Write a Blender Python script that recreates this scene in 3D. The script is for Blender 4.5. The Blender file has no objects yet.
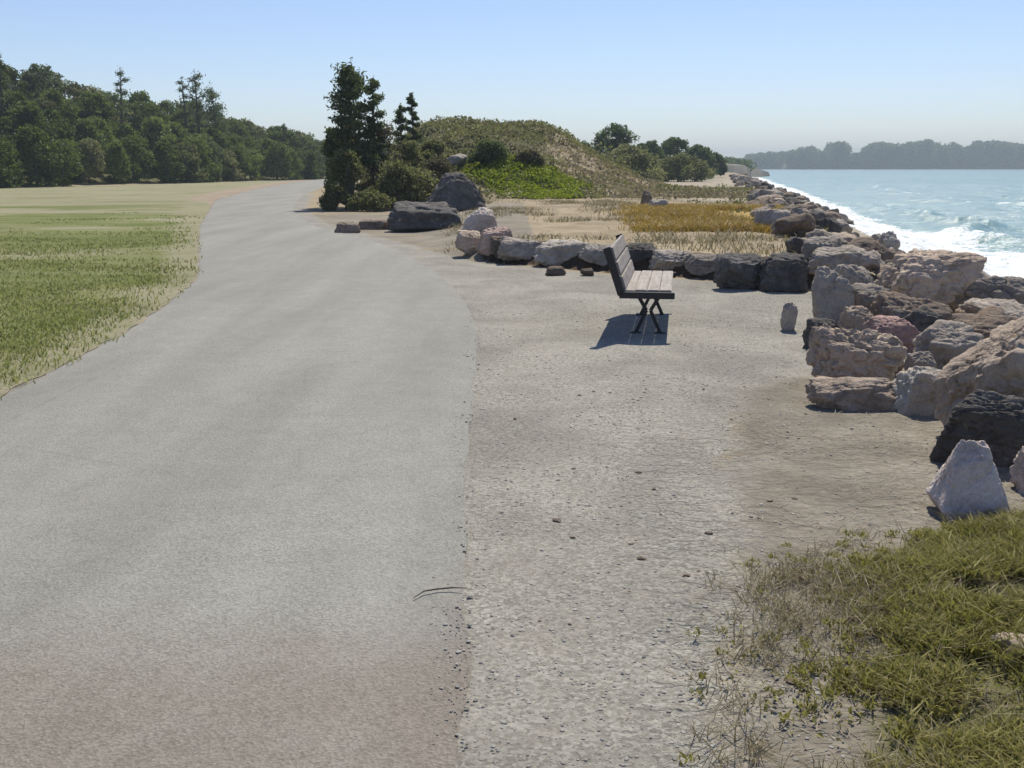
import bpy, bmesh, math, random
import numpy as np
from mathutils import Vector
random.seed(7); RNG = np.random.default_rng(11)
S = bpy.context.scene
COL = S.collection

# ------------------------------------------------------------------ camera geometry
F, HOR, EYE = 1050.0, 166.0, 1.6
PITCH = math.atan((384 - HOR) / F)
def slope(v):                                   # dz / dy of the ray through picture row v
    y = (384 - v) / F
    return (-math.sin(PITCH) + y * math.cos(PITCH)) / (math.cos(PITCH) + y * math.sin(PITCH))
def at(u, v, z=0.0):                            # a point of the place, measured from the photograph
    x = (u - 512) / F; y = (384 - v) / F
    dy = math.cos(PITCH) + y * math.sin(PITCH); dz = -math.sin(PITCH) + y * math.cos(PITCH)
    t = (z - EYE) / dz
    return x * t, dy * t
def width(px, y, z=0.0):
    return px * (y * math.cos(PITCH) + (EYE - z) * math.sin(PITCH)) / F
def lat(u, y, z=0.0):
    return width(u - 512, y, z)

# ------------------------------------------------------------------ noise
def _h(ix, iy, iz, seed):
    n = (ix * 374761393 + iy * 668265263 + iz * 2147483647 + seed * 974711) & 0xffffffff
    n = ((n ^ (n >> 13)) * 1274126177) & 0xffffffff
    n = ((n ^ (n >> 16)) * 2246822519) & 0xffffffff
    return ((n ^ (n >> 15)) & 0xffff) / 65535.0
def vnoise(x, y, z=0.0, seed=0):
    x = np.asarray(x, float); y = np.asarray(y, float); z = np.asarray(z, float) + x * 0
    fx, fy, fz = np.floor(x), np.floor(y), np.floor(z)
    ix, iy, iz = fx.astype(np.int64), fy.astype(np.int64), fz.astype(np.int64)
    tx, ty, tz = x - fx, y - fy, z - fz
    q = lambda t: t * t * t * (t * (t * 6 - 15) + 10)
    tx, ty, tz = q(tx), q(ty), q(tz)
    r = 0
    for a in (0, 1):
        for b in (0, 1):
            for c in (0, 1):
                w = (tx if a else 1 - tx) * (ty if b else 1 - ty) * (tz if c else 1 - tz)
                r = r + w * _h(ix + a, iy + b, iz + c, seed)
    return r
def fbm(x, y, z=0.0, seed=0, octv=4):
    r, amp, tot = 0, 1.0, 0
    for o in range(octv):
        r = r + amp * vnoise(np.asarray(x) * 2 ** o, np.asarray(y) * 2 ** o, np.asarray(z) * 2 ** o, seed + o)
        tot += amp; amp *= .5
    return r / tot
def sstep(a, b, x):
    t = np.clip((np.asarray(x, float) - a) / (b - a), 0, 1)
    return t * t * (3 - 2 * t)

# ------------------------------------------------------------------ the lie of the land
_L = [(-6, -3.2)] + [at(*p)[::-1] for p in ((0, 400), (110, 345), (203, 281), (198, 240), (201, 225), (216, 200), (252, 190), (296, 182), (330, 178))] + [(230, -33)]
_R = [(-6, -.05)] + [at(*p)[::-1] for p in ((465, 768), (468, 600), (470, 420), (481, 325), (450, 280), (390, 245), (312, 226), (292, 210), (300, 198), (322, 187), (345, 181))] + [(230, -27)]
def _smooth(tab):
    ys = np.linspace(-6, 230, 2361); xs = np.interp(ys, [p[0] for p in tab], [p[1] for p in tab])
    for k in (15, 15, 15):
        xs = np.convolve(np.pad(xs, k, mode='edge'), np.ones(2 * k + 1) / (2 * k + 1), 'valid')
    return ys, xs
_ly, _lx = _smooth(_L); _ry, _rx = _smooth(_R)
def left_edge(y): return np.interp(y, _ly, _lx)
def right_edge(y): return np.interp(y, _ry, _rx)
def shore(x, y): return x - (2.0 + .2 * np.asarray(y))           # > 0 on the seaward slope
WATER = -1.8
def wood(x, y):                                                   # metres behind the edge of the wood
    return ((x + 37) * -49 + (y - 76) * 13) / 50.7
def along(x, y): return ((x + 37) * 13 + (y - 76) * 49) / 50.7
def land(x, y):
    x = np.asarray(x, float); y = np.asarray(y, float)
    s = shore(x, y)
    z = -.33 * np.clip(s, 0, None)
    z = np.maximum(z, -5.0)
    off = sstep(.3, 1.5, x - right_edge(y))
    z = z + off * (fbm(x * .9, y * .9, 0, 3, 4) - .5) * .07
    # low earth bank under the row of rocks behind the bench
    yb = np.interp(x, [-1.6, -.6, 1.2, 2.6, 4.2, 6], [21, 18.2, 16.6, 15.4, 13.6, 13])
    bank = sstep(-.15, .5, y - yb) * sstep(-1.2, 1.2, x + .3 + np.clip(y - 18, 0, 40) * .13) * (1 - sstep(-.8, 1.0, s)) * (1 - sstep(60, 110, y))
    z = z + .36 * bank * (.8 + .4 * fbm(x * .5, y * .5, 0, 9, 3))
    # mound
    n = fbm(x * .22, y * .22, 0, 21, 4) - .5
    fx = sstep(-8.6, -4.4, x + n * 2.5 + (y - 58) * .12) * (1 - sstep(.6, 8.6, x + n * 2.6 - (y - 58) * .05))
    fy = sstep(41.5, 56, y + n * 6) * (1 - sstep(74, 98, y))
    z = z + 3.35 * fx * fy * (1 + n * .25) + fx * fy * (fbm(x * .8, y * .8, 0, 5, 3) - .5) * .5
    # wooded rise
    w = wood(x, y); a = along(x, y)
    z = z + sstep(1, 25, w) * np.clip(9.4 - .075 * a, 1.2, 10) * (.85 + .3 * fbm(x * .05, y * .05, 0, 8, 3))
    return z
def hit(u, v):                                   # where the ray through (u, v) meets the land
    ys = np.arange(2.0, 130, .04); xs = width(u - 512, ys, EYE + slope(v) * ys); zr = EYE + slope(v) * ys
    k = np.argmax(land(xs, ys) >= zr)
    return float(xs[k]), float(ys[k])
def landz(x, y): return float(land(np.array([x]), np.array([y]))[0])

# ------------------------------------------------------------------ object helpers
def mesh_from(name, verts, faces, mat=None, smooth=True):
    """verts (n,3); faces: an (m,k) array or a list of such arrays"""
    me = bpy.data.meshes.new(name)
    verts = np.asarray(verts, np.float32)
    fl = faces if isinstance(faces, list) else [faces]
    fl = [np.asarray(f, np.int32) for f in fl if len(f)]
    idx = np.concatenate([f.ravel() for f in fl])
    tot = np.concatenate([np.full(len(f), f.shape[1], np.int32) for f in fl])
    st = np.concatenate([[0], np.cumsum(tot)[:-1]]).astype(np.int32)
    me.vertices.add(len(verts)); me.vertices.foreach_set('co', verts.ravel())
    me.loops.add(len(idx)); me.loops.foreach_set('vertex_index', idx)
    me.polygons.add(len(tot)); me.polygons.foreach_set('loop_start', st)
    me.polygons.foreach_set('use_smooth', np.full(len(tot), smooth, bool))
    me.update(calc_edges=True); me.validate()
    if mat: me.materials.append(mat)
    return me
def link(name, me, parent=None, loc=(0, 0, 0), rz=0):
    o = bpy.data.objects.new(name, me); COL.objects.link(o)
    o.location = loc; o.rotation_euler = (0, 0, rz)
    if parent: o.parent = parent
    return o
def tag(o, label=None, cat=None, group=None, kind=None):
    if label: o['label'] = label
    if cat: o['category'] = cat
    if group: o['group'] = group
    if kind: o['kind'] = kind
    return o
def thing(name, label, cat, loc=(0, 0, 0), rz=0, group=None):
    o = bpy.data.objects.new(name, None); COL.objects.link(o)
    o.empty_display_size = .3
    o.location = loc; o.rotation_euler = (0, 0, rz)
    return tag(o, label, cat, group)
def attr(me, name, arr):
    a = me.attributes.new(name, 'FLOAT', 'POINT'); a.data.foreach_set('value', np.asarray(arr, np.float32).ravel())
def grid_faces(nr, nc):
    i = np.arange((nr - 1) * (nc - 1)); r = i // (nc - 1); c = i % (nc - 1); a = r * nc + c
    return np.stack([a, a + 1, a + nc + 1, a + nc], 1)

# ------------------------------------------------------------------ materials
class NT:
    def __init__(s, name):
        s.m = bpy.data.materials.new(name); s.m.use_nodes = True
        s.t = s.m.node_tree; s.t.nodes.clear()
        s.out = s.n('ShaderNodeOutputMaterial')
    def n(s, typ, **kw):
        nd = s.t.nodes.new(typ)
        for k, v in kw.items():
            if k in ('op',): nd.operation = v
            elif hasattr(nd, k) and k not in nd.inputs: setattr(nd, k, v)
            else: s.set(nd, k, v)
        return nd
    def set(s, nd, k, v):
        i = nd.inputs[k]
        if isinstance(v, bpy.types.NodeSocket): s.t.links.new(v, i)
        elif isinstance(v, (tuple, list)) and len(v) == 3 and i.type == 'RGBA': i.default_value = (*v, 1)
        else: i.default_value = v
    def math(s, op, a, b=0.0, c=None, clamp=False):
        nd = s.t.nodes.new('ShaderNodeMath'); nd.operation = op; nd.use_clamp = clamp
        s.set(nd, 0, a); s.set(nd, 1, b)
        if c is not None: s.set(nd, 2, c)
        return nd.outputs[0]
    def mix(s, f, a, b, blend='MIX'):
        nd = s.t.nodes.new('ShaderNodeMix'); nd.data_type = 'RGBA'; nd.blend_type = blend
        s.set(nd, 0, f); s.set(nd, 6, a); s.set(nd, 7, b)
        return nd.outputs[2]
    def coord(s, kind='Object', scale=(1, 1, 1)):
        tc = s.t.nodes.new('ShaderNodeTexCoord'); mp = s.t.nodes.new('ShaderNodeMapping')
        s.t.links.new(tc.outputs[kind], mp.inputs[0]); mp.inputs['Scale'].default_value = scale
        return mp.outputs[0]
    def noise(s, vec, scale, detail=5, rough=.6, dist=0):
        nd = s.t.nodes.new('ShaderNodeTexNoise'); s.t.links.new(vec, nd.inputs['Vector'])
        nd.inputs['Scale'].default_value = scale; nd.inputs['Detail'].default_value = detail
        nd.inputs['Roughness'].default_value = rough; nd.inputs['Distortion'].default_value = dist
        return nd.outputs['Fac']
    def voro(s, vec, scale, feature='F1', out='Distance'):
        nd = s.t.nodes.new('ShaderNodeTexVoronoi'); nd.feature = feature
        s.t.links.new(vec, nd.inputs['Vector']); nd.inputs['Scale'].default_value = scale
        return nd.outputs[out]
    def ramp(s, f, stops):
        nd = s.t.nodes.new('ShaderNodeValToRGB'); e = nd.color_ramp.elements
        while len(e) < len(stops): e.new(.5)
        for el, (p, c) in zip(e, stops):
            el.position = p; el.color = (*c, 1) if isinstance(c, (tuple, list)) else (c, c, c, 1)
        s.t.links.new(f, nd.inputs[0]); return nd.outputs[0]
    def attr(s, name):
        nd = s.t.nodes.new('ShaderNodeAttribute'); nd.attribute_name = name; return nd.outputs['Fac']
    def soft(s, a, n, lo=.35, hi=.65, k=.8):      # ragged mask: attribute plus noise, thresholded
        v = s.math('ADD', a, s.math('MULTIPLY', s.math('SUBTRACT', n, .5), k))
        nd = s.t.nodes.new('ShaderNodeMapRange'); nd.interpolation_type = 'SMOOTHSTEP'
        s.set(nd, 0, v); nd.inputs[1].default_value = lo; nd.inputs[2].default_value = hi
        return nd.outputs[0]
    def bump(s, h, dist, strength=1.0, normal=None):
        nd = s.t.nodes.new('ShaderNodeBump'); s.t.links.new(h, nd.inputs['Height'])
        nd.inputs['Distance'].default_value = dist; nd.inputs['Strength'].default_value = strength
        if normal: s.t.links.new(normal, nd.inputs['Normal'])
        return nd.outputs[0]
    def bsdf(s, color, rough=.85, normal=None, spec=.3, metal=0.0):
        b = s.t.nodes.new('ShaderNodeBsdfPrincipled')
        s.set(b, 'Base Color', color); s.set(b, 'Roughness', rough); s.set(b, 'Metallic', metal)
        b.inputs['Specular IOR Level'].default_value = spec
        if normal: s.t.links.new(normal, b.inputs['Normal'])
        return b.outputs[0]
    def done(s, sh, vol=None):
        s.t.links.new(sh, s.out.inputs['Surface']); return s.m

def leaf_mat(name, dark, mid, light, trans=.3, scale=.6, ov=.24):
    m = NT(name); oi = m.n('ShaderNodeObjectInfo'); ge = m.n('ShaderNodeNewGeometry')
    v = m.coord('Object'); n = m.noise(v, scale, 3)
    f = m.math('ADD', m.math('MULTIPLY', ge.outputs['Random Per Island'], .55), m.math('MULTIPLY', n, .75))
    f = m.math('ADD', f, m.math('MULTIPLY', oi.outputs['Random'], ov))
    c = m.ramp(m.math('SUBTRACT', f, .18 + ov * .5), [(.12, dark), (.5, mid), (.92, light)])
    b = m.bsdf(c, .6, spec=.25)
    t = m.n('ShaderNodeBsdfTranslucent'); m.set(t, 'Color', m.mix(.35, c, (.16, .2, .03)))
    mx = m.n('ShaderNodeMixShader'); mx.inputs[0].default_value = trans
    m.t.links.new(b, mx.inputs[1]); m.t.links.new(t.outputs[0], mx.inputs[2])
    return m.done(mx.outputs[0])

def rock_mat(name, a, b, c, stain=(.10, .085, .07), scale=1.0):
    m = NT(name); oi = m.n('ShaderNodeObjectInfo'); v0 = m.coord('Object')
    ad = m.n('ShaderNodeVectorMath', op='ADD'); m.t.links.new(v0, ad.inputs[0])
    cb = m.n('ShaderNodeCombineXYZ'); r9 = m.math('MULTIPLY', oi.outputs['Random'], 37.0)
    for k in range(3): m.set(cb, k, r9)
    m.t.links.new(cb.outputs[0], ad.inputs[1]); v = ad.outputs[0]
    n1 = m.noise(v, 2.2 * scale, 6, .65, .6); n2 = m.noise(v, 14 * scale, 5, .7); n3 = m.noise(v, 60 * scale, 3, .6)
    f = m.math('ADD', m.math('MULTIPLY', n1, .7), m.math('MULTIPLY', n2, .3))
    col = m.ramp(f, [(.3, a), (.5, b), (.68, c)])
    st = m.ramp(m.noise(v, 4.3 * scale, 6, .7, 1.2), [(.52, 0.0), (.66, 1.0)])
    col = m.mix(m.math('MULTIPLY', st, .55), col, stain)
    li = m.ramp(m.noise(v, 9 * scale, 4, .6, .4), [(.62, 0.0), (.68, 1.0)])
    col = m.mix(m.math('MULTIPLY', li, .4), col, (.40, .37, .31))
    col = m.mix(.35, col, m.ramp(n3, [(.3, .35), (.7, .75)]), 'OVERLAY')
    va = m.math('ADD', .8, m.math('MULTIPLY', oi.outputs['Random'], .4))
    hs = m.n('ShaderNodeHueSaturation'); m.set(hs, 'Color', col); m.set(hs, 'Value', va)
    cr = m.voro(v, 3.1 * scale, 'DISTANCE_TO_EDGE'); crk = m.ramp(cr, [(.0, 0.0), (.05, 1.0)])
    h = m.math('ADD', m.math('MULTIPLY', n2, .6), m.math('ADD', m.math('MULTIPLY', n3, .25), m.math('MULTIPLY', crk, .2)))
    return m.done(m.bsdf(hs.outputs[0], .9, m.bump(h, .06, .9), .2))

MAT = {}
MAT['rock_tan'] = rock_mat('tan_rock', (.24, .18, .135), (.44, .345, .27), (.56, .46, .375))
MAT['rock_pink'] = rock_mat('pinkish_rock', (.23, .155, .12), (.42, .30, .245), (.54, .42, .355))
MAT['rock_blush'] = rock_mat('pale_pink_rock', (.36, .29, .255), (.52, .44, .40), (.63, .56, .51), (.26, .20, .165))
MAT['rock_red'] = rock_mat('reddish_rock', (.19, .115, .10), (.36, .235, .205), (.46, .33, .295))
MAT['rock_grey'] = rock_mat('grey_rock', (.20, .168, .138), (.34, .29, .245), (.46, .405, .35))
MAT['rock_pale'] = rock_mat('pale_rock', (.29, .25, .21), (.42, .37, .315), (.54, .49, .43), (.22, .18, .145))
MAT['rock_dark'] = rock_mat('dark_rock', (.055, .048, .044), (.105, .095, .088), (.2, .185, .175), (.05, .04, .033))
MAT['rock_brown'] = rock_mat('brown_rock', (.11, .08, .06), (.2, .15, .115), (.3, .24, .19))

def ground_mat():
    m = NT('ground'); v = m.coord('Object')
    nb = m.noise(v, .35, 5); nm = m.noise(v, 2.3, 6, .65); nf = m.noise(v, 22, 5, .7); nff = m.noise(v, 130, 3, .7)
    mott = m.math('ADD', m.math('MULTIPLY', nm, .5), m.math('MULTIPLY', nf, .5))
    dry = m.ramp(mott, [(.3, (.20, .155, .095)), (.5, (.33, .265, .175)), (.72, (.43, .37, .27))])
    vo = m.voro(v, 75, 'F1', 'Color')
    sep = m.n('ShaderNodeSeparateColor'); m.t.links.new(vo, sep.inputs[0])
    st = m.ramp(m.math('ADD', m.math('MULTIPLY', sep.outputs[0], .5), m.math('MULTIPLY', mott, .5)), [(.2, (.18, .168, .143)), (.5, (.29, .274, .236)), (.8, (.41, .39, .345))])
    gravel = m.mix(m.ramp(nm, [(.4, 0.0), (.7, .6)]), st, (.25, .222, .188))
    soil = m.ramp(mott, [(.3, (.135, .115, .088)), (.5, (.235, .206, .165)), (.7, (.33, .297, .245))])
    green = m.ramp(mott, [(.3, (.075, .075, .034)), (.6, (.135, .13, .058)), (.8, (.21, .185, .10))])
    orange = m.ramp(mott, [(.3, (.22, .14, .04)), (.5, (.36, .25, .085)), (.7, (.42, .34, .15))])
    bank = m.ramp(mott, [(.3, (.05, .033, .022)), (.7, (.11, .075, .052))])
    sand = m.ramp(mott, [(.3, (.30, .25, .185)), (.7, (.42, .37, .295))])
    c = dry
    c = m.mix(m.soft(m.attr('sand'), nm), c, sand)
    c = m.mix(m.soft(m.attr('orange'), nm), c, orange)
    c = m.mix(m.soft(m.attr('soil'), nm), c, soil)
    c = m.mix(m.soft(m.attr('gravel'), nm, .3, .7), c, gravel)
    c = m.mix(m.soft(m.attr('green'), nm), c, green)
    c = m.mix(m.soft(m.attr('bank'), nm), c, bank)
    pa = m.ramp(m.noise(v, .9, 5, .6, .6), [(.35, .80), (.65, 1.14)])
    c = m.mix(1.0, c, pa, 'MULTIPLY')
    sc = m.math('MULTIPLY', m.attr('scuff'), m.ramp(m.noise(m.coord('Object', (1, 1.5, 1)), 7.5, 4, .6, .5), [(.42, 0.0), (.56, 1.0)]))
    h = m.math('ADD', m.math('MULTIPLY', nf, .6), m.math('ADD', m.math('MULTIPLY', nff, .35), m.math('MULTIPLY', m.voro(v, 48), .28)))
    h = m.math('ADD', h, m.math('MULTIPLY', sc, .9))
    return m.done(m.bsdf(c, .95, m.bump(h, .014, .7), .1))
def path_mat():
    m = NT('old_asphalt'); v = m.coord('Object')
    nb = m.noise(v, .5, 4); nm = m.noise(v, 3.5, 6, .7); nf = m.noise(v, 70, 4, .75); vo = m.voro(v, 110, 'F1', 'Color')
    sep = m.n('ShaderNodeSeparateColor'); m.t.links.new(vo, sep.inputs[0])
    f = m.math('ADD', m.math('MULTIPLY', sep.outputs[0], .3), m.math('ADD', m.math('MULTIPLY', nf, .4), m.math('MULTIPLY', nm, .3)))
    c = m.ramp(f, [(.28, (.185, .178, .156)), (.5, (.274, .265, .235)), (.75, (.36, .348, .312))])
    c = m.mix(m.math('MULTIPLY', m.ramp(nb, [(.4, 0.0), (.7, 1.0)]), .45), c, (.245, .232, .21))
    pa = m.ramp(m.noise(m.coord('Object', (1.0, .10, 1)), 1.6, 4, .5, .2), [(.35, .90), (.65, 1.08)])
    c = m.mix(1.0, c, pa, 'MULTIPLY')
    dust_vignette = m.soft(m.attr('dust_vignette'), m.noise(v, 1.7, 6, .7), .3, .9)  # brown tint shared by painted vignetting and real edge dust
    c = m.mix(m.math('MULTIPLY', dust_vignette, .75), c, m.ramp(f, [(.3, (.15, .122, .097)), (.75, (.265, .222, .185))]))
    cr = m.voro(m.coord('Object', (.45, .3, 1)), 1.0, 'DISTANCE_TO_EDGE')
    n4 = m.noise(v, 6, 4)
    cf = m.ramp(m.math('ADD', cr, m.math('MULTIPLY', n4, .03)), [(.0145, 1.0), (.02, 0.0)])
    c = m.mix(m.math('MULTIPLY', m.math('MULTIPLY', cf, .3), m.ramp(nb, [(.45, 0.0), (.62, 1.0)])), c, (.13, .125, .12))
    h = m.math('ADD', nf, m.math('MULTIPLY', m.voro(v, 110), .5))
    return m.done(m.bsdf(c, .9, m.bump(h, .006, .7), .2))
def lawn_mat():
    m = NT('mown_grass'); v = m.coord('Object'); vs = m.coord('Object', (.5, 1, 1))
    nb = m.noise(vs, .3, 5, .6, .4); nm = m.noise(vs, 1.5, 6, .7); nf = m.noise(v, 25, 4, .7)
    f = m.math('ADD', m.math('MULTIPLY', nb, .45), m.math('ADD', m.math('MULTIPLY', nm, .35), m.math('MULTIPLY', nf, .2)))
    g = m.ramp(f, [(.36, (.11, .135, .035)), (.48, (.175, .195, .065)), (.58, (.26, .26, .12)), (.7, (.36, .33, .20))])
    d = m.ramp(f, [(.32, (.17, .17, .085)), (.5, (.29, .275, .165)), (.68, (.38, .35, .25))])
    c = m.mix(m.soft(m.attr('dry'), nb, .3, .75, 1.0), g, d)
    s = m.ramp(nm, [(.35, (.27, .20, .14)), (.65, (.42, .35, .27))])
    c = m.mix(m.soft(m.attr('soil'), nm), c, s)
    return m.done(m.bsdf(c, .95, m.bump(m.math('ADD', nf, nm), .05, .8), .1))
def sea_mat():
    m = NT('sea_water'); v = m.coord('Object')
    n1 = m.noise(m.coord('Object', (1, 1.0, 1)), .8, 5, .65, .5); n2 = m.noise(v, 3.0, 5, .7, .6); n0 = m.noise(m.coord('Object', (.25, 1, 1)), .06, 4)
    c = m.ramp(n0, [(.35, (.12, .235, .22)), (.65, (.17, .29, .27))])
    w = m.bsdf(c, .26, m.bump(m.math('ADD', n1, m.math('MULTIPLY', n2, .25)), .28, .8), .3)
    nf = m.math('ADD', m.math('MULTIPLY', m.noise(v, .9, 6, .7, .8), .6), m.math('MULTIPLY', m.noise(v, 4.5, 5, .75, .5), .4))
    fo = m.soft(m.attr('foam'), nf, .5, .64, 2.9)
    fb = m.bsdf((.80, .83, .84), .8, m.bump(n2, .2, .6), .2)
    mx = m.n('ShaderNodeMixShader'); m.t.links.new(fo, mx.inputs[0]); m.t.links.new(w, mx.inputs[1]); m.t.links.new(fb, mx.inputs[2])
    return m.done(mx.outputs[0])
def plain(name, col, rough=.8, sc=20, amt=.35, bump=.004):
    m = NT(name); v = m.coord('Object'); n = m.noise(v, sc, 5, .65)
    c = m.mix(amt, col, m.ramp(n, [(.3, tuple(k * .5 for k in col)), (.7, tuple(min(1, k * 1.5) for k in col))]))
    return m.done(m.bsdf(c, rough, m.bump(n, bump, .8), .3))
def wood_mat():
    m = NT('weathered_wood'); v = m.coord('Object', (30, 1.2, 30)); n = m.noise(v, 1.5, 6, .7, .5); n2 = m.noise(m.coord('Object'), 5, 4)
    c = m.ramp(m.math('ADD', m.math('MULTIPLY', n, .7), m.math('MULTIPLY', n2, .3)), [(.3, (.17, .145, .125)), (.5, (.33, .29, .26)), (.7, (.45, .41, .375))])
    return m.done(m.bsdf(c, .8, m.bump(n, .004, .8), .25))
MAT['ground'] = ground_mat(); MAT['path'] = path_mat(); MAT['lawn'] = lawn_mat(); MAT['sea'] = sea_mat()
MAT['wood'] = wood_mat()
MAT['metal'] = plain('dark_painted_metal', (.025, .024, .026), .45, 30, .3, .001)
MAT['bark'] = plain('bark', (.075, .06, .05), .95, 9, .6, .03)
MAT['bark_grey'] = plain('grey_bark', (.12, .10, .085), .95, 9, .6, .03)
MAT['leaf_wood'] = leaf_mat('wood_foliage', (.04, .07, .014), (.115, .165, .034), (.25, .285, .075), .42, .6, .55)
MAT['leaf_pine'] = leaf_mat('pine_foliage', (.04, .062, .028), (.10, .135, .06), (.21, .24, .11), .38)
MAT['leaf_olive'] = leaf_mat('olive_foliage', (.085, .09, .036), (.19, .19, .085), (.34, .325, .165), .45)
MAT['leaf_brown'] = leaf_mat('brown_foliage', (.07, .055, .035), (.15, .12, .08), (.24, .205, .125), .32)
MAT['leaf_far'] = leaf_mat('far_foliage', (.045, .08, .036), (.09, .14, .06), (.17, .21, .095), .4, .15)
MAT['leaf_cover'] = leaf_mat('scrub_cover', (.085, .085, .035), (.19, .185, .08), (.33, .29, .16), .4, .5)
MAT['leaf_scrubdry'] = leaf_mat('dry_scrub', (.15, .115, .075), (.30, .24, .165), (.43, .36, .265), .38, .6)
MAT['leaf_bright'] = leaf_mat('bright_cover', (.15, .19, .012), (.29, .35, .03), (.42, .46, .05), .42, .5)
MAT['leaf_ice'] = leaf_mat('succulent_leaf', (.12, .115, .028), (.31, .28, .075), (.52, .44, .19), .45, 1.3)
MAT['straw'] = leaf_mat('straw', (.17, .13, .075), (.30, .24, .15), (.44, .37, .24), .3, 1.5)
MAT['orange_grass'] = leaf_mat('orange_grass', (.2, .125, .025), (.42, .25, .055), (.50, .39, .13), .35, .4)
MAT['blade'] = leaf_mat('lawn_blade', (.11, .14, .035), (.26, .28, .09), (.48, .44, .22), .48, .5)
MAT['pebble'] = leaf_mat('pebble', (.19, .18, .163), (.265, .252, .23), (.37, .352, .325), 0.0, 2.0, .1)
MAT['litter'] = leaf_mat('litter', (.10, .075, .05), (.21, .165, .115), (.34, .28, .2), .1, 2.0)

# ------------------------------------------------------------------ ground, lawn, path, sea
def axis(dense0, dense1, step, lo, hi, g=1.12):
    a = list(np.arange(dense0, dense1 + step * .5, step))
    d = step; x = a[-1]
    while x < hi: d *= g; x += d; a.append(min(x, hi))
    d = step; x = a[0]; pre = []
    while x > lo: d *= g; x -= d; pre.append(max(x, lo))
    return np.array(pre[::-1] + a)
ax = axis(-10, 14, .14, -3000, 3000, 1.10); ay = axis(1.5, 22, .14, -60, 3200, 1.035)
# the land stops under the sea far out: keep the sheet, it lies on the sea bed there
X, Y = np.meshgrid(ax, ay); x, y = X.ravel(), Y.ravel()
far = sstep(170, 420, y)
Z = land(x, y)
Z = np.where(shore(x, y) < -4, Z, Z)
gm = mesh_from('ground', np.stack([x, y, Z], 1), grid_faces(len(ay), len(ax)), MAT['ground'])
R_ = right_edge(y)
cover_line = np.interp(y, [0, 2.6, 3.3, 4.2, 4.6, 5], [.55, .72, .95, 1.45, 1.9, 2.6])
row_y = np.interp(x, [-1.6, -.6, 1.2, 2.6, 4.2, 6], [21, 18.2, 16.6, 15.4, 13.6, 13])
gravel = sstep(-.5, .3, row_y - .6 - y) * (1 - sstep(-.9, .3, shore(x, y) - .25))
gravel = np.maximum(gravel, (1 - sstep(.15, .9, x - R_)) * (y < 60))
soil = sstep(-.35, .5, x - np.interp(y, [0, 2.5, 4, 5.5, 7.5, 9], [.55, .5, .85, 1.05, 1.6, 3.2])) * (y < 9.5)
gravel = gravel * (1 - .75 * soil)
attr(gm, 'gravel', gravel); attr(gm, 'soil', np.clip(soil + sstep(.0, .6, x - R_) * sstep(13.5, 15.5, y) * (1 - sstep(34, 44, y)) * (x < .5) * .6, 0, 1))
gl = sstep(-.5, 1.5, Z) * sstep(40, 44, y) * (y < 110)
attr(gm, 'green', np.clip(gl * (1 - sstep(0, 4, x)) * .8 + sstep(1, 4, wood(x, y)) + sstep(95, 140, y) * .7 * (x < 24) + .8 * sstep(0, .5, x - cover_line) * (y < 5.2), 0, 1))
u_ = 512 + x / np.maximum(y, .5) * F
attr(gm, 'orange', sstep(20, 23, y) * (1 - sstep(28, 33, y)) * sstep(2.9, 4.1, x - (y - 26) * .12) * (1 - sstep(-.9, .2, shore(x, y))) * .85)
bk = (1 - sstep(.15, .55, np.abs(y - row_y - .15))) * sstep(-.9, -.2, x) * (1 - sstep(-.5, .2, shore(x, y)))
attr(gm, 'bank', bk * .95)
attr(gm, 'scuff', sstep(.1, .5, x - R_ - .25 - .1 * (y - 2.5)) * (1 - sstep(5.8, 7.5, y)) * (1 - sstep(.3, 1.2, x - cover_line)))
attr(gm, 'sand', np.clip(sstep(30, 42, y) * sstep(2, 6, x - .05 * y) * (1 - sstep(95, 180, y) * .4) * .8, 0, 1))
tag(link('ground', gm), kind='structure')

def strip(name, y0, y1, nrow, xl, xr, ncol, z, mat, jl=0, jr=0, g=1.0):
    t = np.linspace(0, 1, nrow) ** g; ys = y0 + (y1 - y0) * t
    L, Rr = xl(ys), xr(ys)
    L = L + (fbm(ys * 2.2, ys * 0 + 3.3, 0, 31, 5) - .5) * jl; Rr = Rr + (fbm(ys * 2.2, ys * 0 + 9.1, 0, 33, 5) - .5) * jr
    c = np.linspace(0, 1, ncol)[None, :]
    xx = L[:, None] * (1 - c) + Rr[:, None] * c; yy = np.repeat(ys[:, None], ncol, 1)
    xx, yy = xx.ravel(), yy.ravel()
    return mesh_from(name, np.stack([xx, yy, np.zeros_like(xx) + z(xx, yy)], 1), grid_faces(nrow, ncol), mat), xx, yy
pm, px, py = strip('path', -5, 200, 1400, lambda t: left_edge(t), lambda t: right_edge(t), 24, lambda a, b: .016 - .012 * sstep(.75, 1, np.abs((a - left_edge(b)) / (right_edge(b) - left_edge(b)) * 2 - 1)), MAT['path'], .14, .07, 1.8)
attr(pm, 'dust_vignette', np.clip(.78 * (1 - sstep(2.7, 4.4, py)) + .25 * (1 - sstep(.0, .22, right_edge(py) - px)) + .35 * (1 - sstep(.0, .5, px - left_edge(py))), 0, 1))  # lens vignetting painted as brown at the near end; dust along both edges
tag(link('path', pm), kind='structure')
def wood_edge_x(yy): return -37 + (yy - 76) * 13 / 49 - 3
lm, lx, ly = strip('lawn', -5, 165, 700, lambda t: np.minimum(wood_edge_x(t), -58 + 0 * t) * (t < 60) + (t >= 60) * wood_edge_x(t), lambda t: left_edge(t) - .02, 120, lambda a, b: .006 + 0 * a, MAT['lawn'], 0, .16, 1.6)
e = left_edge(ly) - lx
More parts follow.
